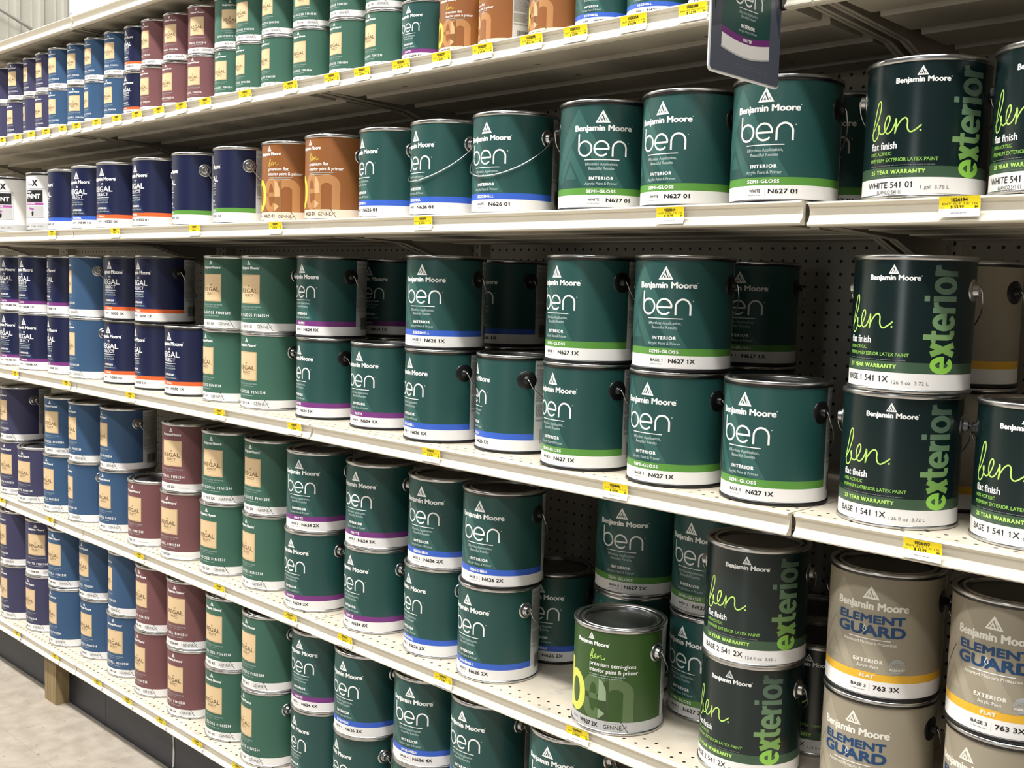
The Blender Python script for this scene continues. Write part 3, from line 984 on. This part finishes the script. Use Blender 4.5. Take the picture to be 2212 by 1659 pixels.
TABLE = """
A 0 pur -1.8913 0.0880 -21 1 0 0
A 1 pur -1.8916 0.0868 -17 1 0 0
A 0 pur -1.7766 0.0802 2 1 1 0
A 1 pur -1.7646 0.0802 12 1 1 0
A 0 pur -1.6435 0.0807 -21 1 2 0
A 1 pur -1.6407 0.0819 -7 1 2 0
A 0 pur -1.5308 0.0751 3 1 3 0
A 1 pur -1.5282 0.0764 0 1 3 0
A 0 blu -1.4179 0.0701 4 1 4 0
A 1 blu -1.4160 0.0701 5 1 4 0
A 0 blu -1.3051 0.0805 22 1 5 0
A 1 blu -1.3015 0.0789 8 1 5 0
A 0 blu -1.1836 0.0790 -12 1 6 0
A 1 blu -1.1803 0.0790 -1 1 6 0
A 0 blu -1.0562 0.0798 4 1 7 0
A 1 blu -1.0530 0.0798 11 1 7 0
A 0 nvo -0.9405 0.0833 -2 1 8 0
A 1 nvo -0.9341 0.0829 -6 1 8 0
A 0 mar -0.8278 0.0767 2 1 9 0
A 1 mar -0.8208 0.0767 -2 1 9 0
A 0 mar -0.7135 0.0805 6 1 10 0
A 1 mar -0.7055 0.0805 15 1 10 0
A 0 mar -0.5788 0.0799 12 1 11 0
A 1 mar -0.5746 0.0799 21 1 11 0
A 0 grn -0.4514 0.0848 8 1 12 0
A 1 grn -0.4515 0.0848 41 1 12 0
A 0 grn -0.3392 0.0777 -4 1 13 0
A 1 grn -0.3394 0.0777 5 1 13 0
A 0 grn -0.2255 0.0776 -8 1 14 0
A 1 grn -0.2264 0.0783 0 1 14 0
A 0 grn -0.0981 0.0799 3 1 15 0
A 1 grn -0.0992 0.0799 12 1 15 0
A 0 grn 0.0426 0.0799 -2 1 16 0
A 1 grn 0.0426 0.0799 -5 1 16 0
A 0 grn 0.1688 0.0803 -8 1 17 0
A 1 grn 0.1687 0.0803 -1 1 17 0
A 0 bnp 0.2929 0.0794 -1 1 18 0
A 0 br 0.4060 0.0801 0 1 19 0
A 0 br 0.5187 0.0804 -44 1 20 0
A 0 br 0.6529 0.0800 -24 1 21 0
A 0 bnb 0.7661 0.0799 11 1 22 0
A 0 bnb 0.8819 0.0799 10 1 23 0
A 0 bnb 1.0076 0.0801 -4 1 24 0
B 0 rex -1.9066 0.1030 30 0 0 0
B 0 rex -1.6244 0.1125 17 0 1 0
B 0 nvb -1.4383 0.1066 -23 0 2 0
B 0 nvb -1.2582 0.1030 10 0 3 0
B 0 nvo -1.0774 0.0985 9 0 4 0
B 0 nvo -0.8626 0.1030 -3 0 5 0
B 0 nvg -0.6384 0.1030 -28 0 6 0
B 0 nvg -0.4268 0.1030 -28 0 7 0
B 0 br -0.2200 0.1124 5 0 8 0
B 0 br -0.0254 0.1022 -5 0 9 0
B 0 bnb 0.1681 0.1084 -17 0 10 0
B 0 bnb 0.3480 0.1014 -13 0 11 0
B 0 bnb 0.5311 0.1030 2 0 12 0
B 0 bng 0.7556 0.1064 35 0 13 0
B 0 bng 0.9399 0.1097 -1 0 14 0
B 0 bng 1.1238 0.1017 8 0 15 0
B 0 ext 1.3480 0.1030 18 0 16 0
B 0 ext 1.5305 0.0982 2 0 17 0
C 0 nvp -1.8983 0.1256 10 0 0 0
C 1 nvp -1.8929 0.1256 10 0 0 0
C 0 nvp -1.6824 0.1062 13 0 1 0
C 1 nvp -1.6852 0.1077 6 0 1 0
C 0 nvp -1.4896 0.1220 -8 0 2 0
C 1 nvp -1.5035 0.1280 -12 0 2 0
C 0 blu -1.3072 0.1148 -12 0 3 0
C 1 blu -1.3123 0.1175 -24 0 3 0
C 0 nvo -1.1075 0.1332 6 0 4 0
C 1 nvo -1.1014 0.1332 7 0 4 0
C 0 nvo -0.9068 0.1311 -13 0 5 0
C 1 nvo -0.8954 0.1267 -1 0 5 0
C 0 nvo -0.7135 0.1223 2 0 6 0
C 0 grn -0.5304 0.1356 -8 0 7 0
C 1 grn -0.5166 0.1294 7 0 7 0
C 0 grn -0.3346 0.1294 1 0 8 0
C 1 grn -0.3337 0.1288 6 0 8 0
C 0 bnp -0.1021 0.1380 -14 0 9 0
C 1 bnp -0.1055 0.1380 -4 0 9 0
C 0 bnp 0.1146 0.1355 0 0 10 0
C 0 bnb 0.3344 0.1093 -13 0 11 0
C 1 bnb 0.3327 0.1093 11 0 11 0
C 0 bnb 0.5254 0.1351 -34 0 12 0
C 0 bng 0.7426 0.0967 -11 0 13 0
C 1 bng 0.7440 0.0968 -11 0 13 0
C 0 bng 0.9439 0.0972 -3 0 14 0
C 1 bng 0.9463 0.0969 14 0 14 0
C 0 bng 1.1335 0.1002 -6 0 15 0
C 0 ext 1.3393 0.1010 14 0 16 0
C 1 ext 1.3466 0.0974 5 0 16 0
C 0 ext 1.5291 0.1175 5 0 17 0
D 0 pur -1.9099 0.1259 11 0 0 0
D 1 pur -1.9057 0.1259 -3 0 0 0
D 0 pur -1.7235 0.1132 12 0 1 0
D 0 blu -1.5285 0.1212 4 0 2 0
D 1 blu -1.5166 0.1212 13 0 2 0
D 0 blu -1.3402 0.1214 -14 0 3 0
D 1 blu -1.3289 0.1194 -4 0 3 0
D 0 blu -1.1504 0.1356 4 0 4 0
D 1 blu -1.1394 0.1350 -8 0 4 0
D 0 mar -0.9292 0.1206 5 0 5 0
D 0 mar -0.7271 0.1172 10 0 6 0
D 1 mar -0.7187 0.1172 16 0 6 0
D 0 grn -0.5185 0.1215 6 0 7 0
D 1 grn -0.5107 0.1215 14 0 7 0
D 0 grn -0.3246 0.1317 -6 0 8 0
D 1 grn -0.3185 0.1317 2 0 8 0
D 0 bnp -0.1062 0.1129 0 0 9 0
D 1 bnp -0.1010 0.1129 14 0 9 0
D 0 bnp 0.1169 0.1239 -5 0 10 0
D 1 bnp 0.1187 0.1239 4 0 10 0
D 0 bnb 0.3291 0.1242 -14 0 11 0
D 1 bnb 0.3386 0.1234 6 0 11 0
D 0 bnb 0.5116 0.1133 -5 0 12 0
D 1 bnb 0.5194 0.1126 9 0 12 0
D 0 grs 0.8353 0.1009 1 0 13 0
D 0 ext 1.0970 0.1257 6 0 14 0
D 1 ext 1.1027 0.1170 19 0 14 0
D 0 elg 1.3133 0.1400 -1 0 15 0
D 1 elg 1.3139 0.1400 10 0 15 0
D 0 elg 1.5097 0.1300 -20 0 16 0
D 1 elg 1.5067 0.1300 1 0 16 0
E 0 pur -1.8377 0.0958 -5 0 0 0
E 1 pur -1.8328 0.0932 -6 0 0 0
E 0 pur -1.6457 0.1056 2 0 1 0
E 1 pur -1.6442 0.1062 28 0 1 0
E 0 blu -1.4479 0.1023 -4 0 2 0
E 1 blu -1.4621 0.1065 10 0 2 0
E 0 blu -1.2659 0.1270 4 0 3 0
E 1 blu -1.2660 0.1234 -1 0 3 0
E 0 blu -1.0620 0.1181 12 0 4 0
E 1 blu -1.0529 0.1181 -20 0 4 0
E 0 mar -0.8625 0.1073 -2 0 5 0
E 1 mar -0.8541 0.1073 -1 0 5 0
E 0 mar -0.6602 0.1026 7 0 6 0
E 1 mar -0.6644 0.1026 13 0 6 0
E 0 grn -0.4548 0.1023 6 0 7 0
E 1 grn -0.4533 0.1023 5 0 7 0
E 0 grn -0.2598 0.0909 -10 0 8 0
E 1 grn -0.2598 0.0924 -4 0 8 0
E 0 bnp -0.0705 0.1119 -10 0 9 0
E 1 bnp -0.0674 0.1101 3 0 9 0
E 0 bnb 0.1110 0.1050 -14 0 10 0
E 1 bnb 0.1187 0.0994 2 0 10 0
E 0 bnb 0.3180 0.1097 13 0 11 0
E 1 bnb 0.3239 0.1056 13 0 11 0
E 0 bnb 0.5006 0.1022 -1 0 12 0
E 1 bnb 0.5068 0.1050 0 0 12 0
E 0 bnb 0.7255 0.1050 7 0 13 0
E 1 bnb 0.7286 0.1050 6 0 13 0
C 0 bnp -0.1154 0.3300 8 0 100 1
C 1 bnp -0.1154 0.3300 8 0 100 1
C 0 bnb 0.2910 0.3410 -10 0 101 1
C 1 bnb 0.2910 0.3410 -10 0 101 1
C 0 bng 0.9170 0.3630 14 0 102 1
C 1 bng 0.9170 0.3630 14 0 102 1
C 0 elg 1.3430 0.2900 -10 0 103 1
C 1 elg 1.3430 0.2900 -10 0 103 1
B 0 bng 1.1250 0.2850 5 0 100 1
D 0 bnb 0.5150 0.2860 16 0 100 1
D 0 bng 0.7310 0.2810 14 0 101 1
D 1 bng 0.7310 0.2810 14 0 101 1
D 0 bng 0.9250 0.2720 -11 0 102 1
D 1 bng 0.9173 0.2819 -3 0 102 1
D 0 ext 1.1257 0.2945 18 0 103 1
D 0 ext 1.0336 0.4390 9 0 104 1
"""
LOOK = dict(pur=('purple-grey can with tan square', 'purple-grey'), blu=('blue can with tan square', 'blue'), mar=('maroon can with tan square', 'maroon'),
            grn=('mid-green can with tan square', 'mid-green'), nvp=('navy can with purple stripe', 'navy purple-striped'), nvb=('navy can with blue stripe', 'navy blue-striped'),
            nvg=('navy can with green stripe', 'navy green-striped'), nvo=('navy can with orange stripe', 'navy orange-striped'), bnp=('dark teal can with purple stripe', 'purple-striped teal'),
            bnb=('dark teal can with blue stripe', 'blue-striped teal'), bng=('dark teal can with green stripe', 'green-striped teal'), ext=('near-black can with lime script', 'lime-lettered'),
            elg=('taupe can with yellow stripe', 'taupe'), br=('brown can with yellow letter', 'brown'), grs=('', ''), rex=('white can with black panel', 'white'))
GROUP = dict(pur='purple-grey paint cans', blu='blue paint cans', mar='maroon paint cans', grn='mid-green paint cans', nvp='navy cans striped purple', nvb='navy cans striped blue',
             nvg='navy cans striped green', nvo='navy cans striped orange', bnp='teal cans striped purple', bnb='teal cans striped blue', bng='teal cans striped green',
             ext='near-black exterior paint cans', elg='taupe cans striped yellow', br='brown paint cans', grs=None, rex='white cans with black panels')
BACK = {('C', 100, 1): 'dark teal can striped purple in the shaded back row, fourth shelf, upper one', ('C', 100, 0): 'dark teal can striped purple in the shaded back row, fourth shelf, lower one',
        ('C', 101, 1): 'shaded teal can striped blue in the back row, fourth shelf, upper one', ('C', 101, 0): 'shaded teal can striped blue in the back row, fourth shelf, lower one',
        ('C', 102, 1): 'shaded teal can striped green by the bare pegboard, fourth shelf, upper one', ('C', 102, 0): 'shaded teal can striped green by the bare pegboard, fourth shelf, lower one',
        ('C', 103, 1): 'upper taupe can behind the lime-lettered stack, fourth shelf', ('C', 103, 0): 'lower taupe can behind the lime-lettered stack, fourth shelf',
        ('B', 100, 0): 'dark teal can in the back row between green-striped and lime-lettered cans, third shelf',
        ('D', 100, 0): 'single teal can striped blue in the shaded back row, fifth shelf, black ear showing',
        ('D', 101, 1): 'upper teal can striped green behind the lone moss-green can, fifth shelf', ('D', 101, 0): 'lower teal can hidden behind the lone moss-green can, fifth shelf',
        ('D', 102, 1): 'upper teal can striped green tucked beside the lime-lettered stack, fifth shelf', ('D', 102, 0): 'lower teal can striped green tucked beside the lime-lettered stack, fifth shelf',
        ('D', 103, 0): 'near-black can in deep shade between lime-lettered and taupe stacks, fifth shelf', ('D', 104, 0): 'rearmost near-black can against the pegboard, fifth shelf, rim just showing'}

rows = []
for ln in TABLE.strip().split('\n'):
    s, lev, d, x, y, a, q, col, back = ln.split()
    rows.append((s, int(lev), d, float(x), float(y), float(a), int(q), int(col), int(back)))
levels = {}
for r_ in rows:
    levels.setdefault((r_[0], r_[7]), set()).add(r_[1])
order = {}
for r_ in sorted(rows, key=lambda t: t[3]):
    if not r_[8]:
        k = (r_[0], r_[2])
        if r_[7] not in order.setdefault(k, []):
            order[k].append(r_[7])

def can_label(s, lev, d, col, back):
    if back:
        return BACK[(s, col, lev)]
    if d == 'grs':
        return 'lone moss-green paint can with yellow letter at the front of the fifth shelf'
    look, hue = LOOK[d]
    n = order[(s, d)]
    where = SNAME[s]
    two = len(levels[(s, col)]) > 1
    pre = ('upper ' if lev else 'lower ') if two else ''
    if s == 'A':
        look = look.replace(' can ', ' quart can ', 1)
    if len(n) == 1:
        t = '%s%s, only %s %s on the %s' % (pre, look, hue, 'stack' if two else 'one', where)
    else:
        t = '%s%s, %s %s %s from far end, %s' % (pre, look, ORD[n.index(col)], hue, 'stack' if two else 'can', where)
    return t

METAL_B = {10, 11, 12}
for s, lev, d, x, y, a, q, col, back in rows:
    z = SHELF[s][0] + 0.0003 + lev*((QH if q else GH)+0.0003)
    hyb = d in ('bnp', 'bnb', 'bng', 'elg', 'rex', 'nvo')
    if s == 'B' and (d in ('nvo',) or col in METAL_B):
        hyb = False
    if s in ('D', 'E') and d in ('bnp', 'bnb') and not back and not (s == 'D' and col == 12 and lev == 1):
        hyb = False
    if s == 'D' and d == 'bng':
        hyb = False
    if s == 'A':
        hyb = (col == 23)
    make_can(spec(s, col, lev, d, back), q, hyb, (x, y, z), a, can_label(s, lev, d, col, back), GROUP[d], front=(s == 'B' and col in (11, 12)))
make_can(('plain',), 0, True, (-1.257, 0.100, SHELF['T'][0]+0.0003), 12, 'plain white gallon can with black base on the top shelf', None)

# ------------------------------------------------------------------ shelving
LIPS = [(0.006, -0.0004), (0.002, 0.0001), (-0.0035, 0.0001), (-0.0060, -0.0009), (-0.0064, -0.0028), (-0.0042, -0.0046), (-0.0012, -0.0070), (0.0006, -0.0125),
        (0.0006, -0.0185), (-0.0012, -0.0245), (-0.0042, -0.0285), (-0.0068, -0.0300), (-0.0074, -0.0325), (-0.0060, -0.0345), (-0.0020, -0.0352), (0.0075, -0.0352), (0.0075, -0.0020)]
HATS = [(0.013, 0.098), (0.116, 0.232), (0.258, 0.366), (0.388, 0.464)]
DB = 0.4720

def section_meshes(a, b, hats, gap=0.0012):
    g = 0.0012
    deck = MB()
    deck.box(0+g, b-a-g, 0.002, DB, -0.0022, 0.0, 'deck_enamel')
    ch = MB()
    ch.extrude_x(LIPS, gap, b-a-g, 'shelf_enamel')
    hs = []
    for y0, y1 in hats:
        h = MB()
        d = 0.034
        x0, x1 = 0.040, b-a-0.040
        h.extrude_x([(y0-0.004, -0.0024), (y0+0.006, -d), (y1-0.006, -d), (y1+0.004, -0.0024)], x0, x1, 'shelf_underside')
        for i in range(3):
            cx = x0+(x1-x0)*(i+0.5)/3
            h.face([(cx-.008, (y0+y1)/2+.016, -d-.0002), (cx+.008, (y0+y1)/2+.016, -d-.0002), (cx+.008, (y0+y1)/2+.020, -d-.0002), (cx-.008, (y0+y1)/2+.020, -d-.0002)], 'slot_dark')
        hs.append(h.mesh('stiffener'))
    br = []
    for x0 in (0.012, b-a-0.015):
        m = MB()
        pr = [(0.012, -0.0024), (0.012, -0.030), (0.26, -0.040), (DB-0.008, -0.100), (DB, -0.100), (DB, -0.0024)]
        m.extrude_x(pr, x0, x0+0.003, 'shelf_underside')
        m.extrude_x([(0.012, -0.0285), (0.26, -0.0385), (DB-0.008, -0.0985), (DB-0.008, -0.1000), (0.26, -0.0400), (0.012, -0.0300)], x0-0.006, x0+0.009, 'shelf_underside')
        br.append(m.mesh('bracket'))
    return deck.mesh('deck'), ch.mesh('price_channel'), hs, br

SM = section_meshes(0, L, HATS)
GAPPED = section_meshes(0, L, HATS, 0.0085)[1]
GAPS = {('C', 0), ('C', 1), ('B', 1), ('T', -1)}
SECW = ['farthest', 'second', 'third', 'fourth', 'fifth']
SECT = [-3, -2, -1, 0, 1]
BAY = {-3: 'in the bay at the far end', -2: 'in the second bay from the far end', -1: 'in the middle bay', 0: 'in the fourth bay from the far end', 1: 'in the bay at the near end'}
for s in 'TABCDE':
    z, y = SHELF[s]
    for i in SECT:
        dy = 0.0008 if i % 2 else -0.0008
        dz = -0.0026 if (s == 'B' and i == 1) else 0.0
        o = thing('shelf', 'cream steel %s %s' % (SNAME[s], BAY[i]), 'shelf', (i*L, y+dy, z+dz), 0, 'cream steel store shelves')
        link('deck', SM[0], o)
        link('price_channel', GAPPED if (s, i) in GAPS else SM[1], o)
        if s != 'E':
            for m in SM[2]:
                link('stiffener', m, o)
            for m in SM[3]:
                link('bracket', m, o)

# pegboard backs, uprights, kick boards, timber prop
pb = MB()
pb.box(0.002, L-0.002, 0, 0.006, 0, 2.10, 'pegboard_enamel')
PM = pb.mesh('pegboard_panel')
up = MB()
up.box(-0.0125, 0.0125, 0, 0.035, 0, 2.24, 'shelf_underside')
for k in range(84):
    zc = 0.10+k*0.0254
    up.box(-0.0022, 0.0022, -0.0003, 0.0005, zc, zc+0.014, 'slot_dark')
UM = up.mesh('upright_post')
kb = MB()
kb.box(0.0008, L-0.0008, 0, 0.012, 0.0, 0.152, 'kick_navy')
KM = kb.mesh('kick_board')
for i in SECT:
    o = link('pegboard_panel', PM, None, (i*L, BACKY, 0.06))
    tag(o, 'perforated pegboard back panel %s' % BAY[i], 'pegboard', 'pegboard back panels')
    o = link('kick_board', KM, None, (i*L+0.08, 0.0565, 0.0))
    tag(o, 'dark navy kick board under the bottom shelf %s' % BAY[i], 'kick board', 'navy kick boards')
for i in range(-3, 3):
    o = link('upright_post', UM, None, (i*L+0.018, BACKY-0.0355, 0.0))
    tag(o, 'slotted steel upright, %s from the far end of the shelving' % ORD[i+3], 'upright', 'slotted shelf uprights')
cm = MB()
random.seed(4)
pts = [(0, 0.105), (0.006, 0.112), (0.012, 0.106), (0.010, 0.085), (0.0135, 0.05), (0.012, 0.01), (0.0, 0.0), (0.003, 0.03), (0.005, 0.07)]
P3 = [(x-0.720, 0.0562, z+0.006) for x, z in pts]
cm.add(P3+[(x, y-0.0012, z) for x, y, z in P3], [tuple(range(len(P3)))[::-1][::-1], tuple(range(len(P3), 2*len(P3)))]+[(k, (k+1) % len(P3), len(P3)+(k+1) % len(P3), len(P3)+k) for k in range(len(P3))], 'kick_paint_chip')
o = link('paint_drip', cm.mesh('paint_drip'))
tag(o, 'dried white paint drip on the navy kick board', 'paint drip')
pw = MB()
pw.box(-0.0435, 0.0435, 0, 0.044, 0, 0.1555, 'raw_timber')
o = link('timber_prop', pw.mesh('timber_prop'), None, (-1.400-0.0435, 0.012, 0.0))
tag(o, 'raw timber block propping up the bottom shelf by the kick board', 'timber block')

# ------------------------------------------------------------------ price tags
def tag_mesh(num, desc, price):
    mb = MB()
    w, h = 0.0535, 0.0268
    n = 10
    prof = []
    for i in range(n+1):
        t = i/n
        prof.append((-0.0046-0.0022*(1-math.sin(math.pi*t))-0.0004, -0.0026-h*t))
    ysp = 0.6
    for i in range(n):
        (y0, z0), (y1, z1) = prof[i], prof[i+1]
        m = 'tag_yellow' if (i+0.5)/n < ysp else 'tag_white'
        mb.face([(-w/2, y1, z1), (w/2, y1, z1), (w/2, y0, z0), (-w/2, y0, z0)], m)
        mb.face([(w/2, y1+.0006, z1), (-w/2, y1+.0006, z1), (-w/2, y0+.0006, z0), (w/2, y0+.0006, z0)], 'tag_white')
        for sx in (-1, 1):
            q = [(sx*w/2, y1, z1), (sx*w/2, y1+.0006, z1), (sx*w/2, y0+.0006, z0), (sx*w/2, y0, z0)]
            mb.face(q if sx > 0 else q[::-1], 'tag_white')
    P = Print()
    P.text(num, 0, 6.6, 4.0, 'tag_ink', w=20.5, bold=0.28, kind='I')
    P.text(desc, 0, 11.0, 2.5, 'tag_ink_soft', w=46, kind='I', bold=0.06)
    P.text(price, -3, 15.4, 3.5, 'tag_ink', w=17, bold=0.14, kind='I')
    P.text('EA', 22, 15.2, 2.7, 'tag_ink', bold=0.14, kind='I')
    P.text('REG', -23, 15.2, 1.7, 'tag_ink_grey', kind='I')
    P.text('A/R', -23, 18.6, 1.7, 'tag_ink_grey', kind='I')
    P.tiny(0, 21.6, 22, 1.0, 'tag_ink_grey')
    for pts, m, lay in P.p:
        vs = [p[1] for p in pts]
        q = []
        for u, v in pts:
            t = min(max((v/1000)/h, 0), 1)
            k = min(int(t*n), n-1)
            f = t*n-k
            q.append((u/1000, prof[k][0]+(prof[k+1][0]-prof[k][0])*f-0.00025, prof[k][1]+(prof[k+1][1]-prof[k][1])*f))
        mb.face(q, m)
    return mb.mesh('price_tag')

TAGS = dict(A=[-1.739, -1.609, -1.503, -1.391, -1.272, -1.175, -1.044, -0.918, -0.801, -0.678, -0.562, -0.443, -0.261, -0.074, 0.081, 0.186, 0.312, 0.432, 0.546, 0.67, 0.773, 0.898, 1.014],
            B=[-1.353, -0.931, -0.493, -0.128, 0.389, 0.987, 1.447], C=[-1.673, -1.276, -0.857, -0.381, -0.054, 0.42, 0.891, 1.424],
            D=[-1.841, -1.441, -0.836, -0.405, -0.085, 0.127, 0.454, 0.813], E=[-1.663, -1.358, -1.055, -0.862, -0.666, -0.472, -0.273])
TXT = {('A', 22): ('1020380', 'REG INT MAT 2X QT', '$ 22.99'), ('A', 21): ('1020354', 'INT EGG 1X 1G', '$ 22.99'), ('A', 20): ('1020123', 'INT EGG 1X 1G', '$ 22.99'),
       ('A', 19): ('1020295', 'INT EGG 1X 1G', '$ 21.49'), ('B', 5): ('1020044', 'INT EGG 1X 1G', '$ 49.99'), ('B', 6): ('1026194', 'EXT FLT 1X 1G', '$ 55.99'),
       ('C', 6): ('1020046', 'INT EGG 1X 1G', '$ 49.99'), ('C', 7): ('1026197', 'EXT FLT 1X 1G', '$ 55.99'), ('D', 7): ('1020049', 'INT EGG 1X 1G', '$ 49.99')}
TM = {}
for s, xs in TAGS.items():
    z, y = SHELF[s]
    for i, x in enumerate(xs):
        t = TXT.get((s, i), ('1020297', 'INT EGG 1X 1G', '$ 49.99'))
        if t not in TM:
            TM[t] = tag_mesh(*t)
        o = link('price_tag', TM[t], None, (x, y-0.0022, z))
        tag(o, 'yellow and white price tag on the %s edge, %s tag from the far end' % (SNAME[s], ORD[i]), 'price tag', 'price tags on the shelf edges')

# ------------------------------------------------------------------ flag sign jutting out from the second shelf
def flag_sign():
    root = thing('flag_sign', 'slate grey sign card jutting into the aisle with a printed teal paint can', 'sign', (1.1704, -0.008, 1.6985))
    w, h = 0.180, 0.270
    def rr(x0, x1, z0, z1, r, n=6):
        out = []
        for cx, cz, a in ((x0+r, z0+r, 180), (x1-r, z0+r, 270), (x1-r, z1-r, 0), (x0+r, z1-r, 90)):
            out += [(cx+r*math.cos(math.radians(a+90*i/n)), cz+r*math.sin(math.radians(a+90*i/n))) for i in range(n+1)]
        return out
    def slab(pts, x0, x1, m):
        b = MB()
        k = len(pts)
        v = [(x0, -u, z) for u, z in pts]+[(x1, -u, z) for u, z in pts]
        b.add(v, [tuple(range(k)), tuple(range(2*k-1, k-1, -1))]+[(i, k+i, k+(i+1) % k, (i+1) % k) for i in range(k)], m)
        return b
    link('border', slab(rr(0, w, 0, h, 0.008), -0.0012, 0.0006, 'print_white').mesh('border'), root)
    b = slab(rr(0.001, w-0.0035, 0.0035, h-0.0035, 0.006), 0.0, 0.0012, 'card_slate')
    P = Print()      # u from the aisle edge towards the shelf, v down, millimetres
    P.poly([(8, 20), (30, 70), (10, 190)], 'card_slate_pale', 1)
    P.poly([(146, 110), (176, 200), (176, 60)], 'card_slate_dark', 1)
    P.poly([(4, 150), (40, 165), (40, 200), (4, 212)], 'card_slate_dark', 1)
    u0, u1 = 28.0, 150.0
    cu = (u0+u1)/2
    def cyl(v0, v1, m, lay):
        n = 14
        for i in range(n):
            a, c = i/n, (i+1)/n
            s0, s1 = 7*math.sin(math.pi*a), 7*math.sin(math.pi*c)
            P.poly([(u0+(u1-u0)*a, v0+s0), (u0+(u1-u0)*c, v0+s1), (u0+(u1-u0)*c, v1+s1), (u0+(u1-u0)*a, v1+s0)], m, lay)
    cyl(98, 208, 'teal_litho', 2)
    cyl(205, 214, 'band_purple', 3)
    cyl(214, 232, 'white_litho', 3)
    P.stroke([(u0-1+(u1-u0+2)*i/14, 233+7*math.sin(math.pi*i/14)) for i in range(15)], 2.4, 'grey_litho', 4)
    Q = Print()
    brand(Q, (19, 41), (45, 54.5), 53, 'print_white', 'teal_litho', 13)
    thin_ben(Q, 'print_white')
    Q.rect(-31, 31, 103.6, 105, 'print_white', 3)
    Q.text('Effortless Application,', 0, 114.0, 4.6, 'print_soft', w=58, bold=0.12)
    Q.text('Beautiful Results', 0, 121.3, 4.6, 'print_soft', w=45, bold=0.12)
    Q.text('INTERIOR', 0, 139.5, 6.4, 'print_white', w=43, bold=0.55, space=1.1)
    Q.text('Acrylic Paint & Primer', 0, 147.2, 4.4, 'print_soft', w=58, bold=0.12)
    Q.text('MATTE', 0, 163.5, 5.0, 'print_white', w=26, bold=0.5)
    for pts, m, lay in Q.p:
        P.poly([(cu+3+u*0.80, 97+v*0.74) for u, v in pts], m, lay+4)
    P.tiny(104, 251, 86, 1.0, 'card_slate_pale')
    P.tiny(104, 254.5, 86, 1.0, 'card_slate_pale')
    for pts, m, lay in P.p:
        ar = sum(pts[i][0]*pts[(i+1) % len(pts)][1]-pts[(i+1) % len(pts)][0]*pts[i][1] for i in range(len(pts)))
        if abs(ar) < 1e-4:
            continue
        q = [(0.0012+lay*0.00005, -w+u/1000, h-v/1000) for u, v in pts]
        b.face(q if ar < 0 else q[::-1], m)
    link('card', b.mesh('card'), root)
    c = MB()
    c.box(-0.004, 0.004, -0.006, 0.0095, 0.115, 0.150, 'black_plastic')
    link('clip', c.mesh('clip'), root)
flag_sign()

# ------------------------------------------------------------------ the room
fl = MB()
fl.face([(-9.5, -7, 0), (6, -7, 0), (6, 6, 0), (-9.5, 6, 0)], 'vinyl_tile')
structure('floor', fl.mesh('floor'))
wl = MB()
yy = -6.0
prof = []
while yy < 6.0:
    prof += [(yy, 0.0), (yy+0.040, 0.0), (yy+0.046, 0.006), (yy+0.054, 0.006), (yy+0.060, 0.0), (yy+0.095, 0.0), (yy+0.110, 0.022), (yy+0.140, 0.022), (yy+0.155, 0.0)]
    yy += 0.190
n = len(prof)
v = [(-7.0+d, y, 0.0) for y, d in prof]+[(-7.0+d, y, 6.4) for y, d in prof]
wl.add(v, [(i, i+1, n+i+1, n+i) for i in range(n-1)], 'corrugated_steel')
structure('wall_left', wl.mesh('wall_left'))
rod = MB()
rod.tube([(-6.85, 0.20, 4.187), (-6.85, 4.20, 2.425)], 0.014, 'rod_steel', 12)
o = link('brace_rod', rod.mesh('brace_rod'))
tag(o, 'thin steel brace rod running down the corrugated wall', 'rod')
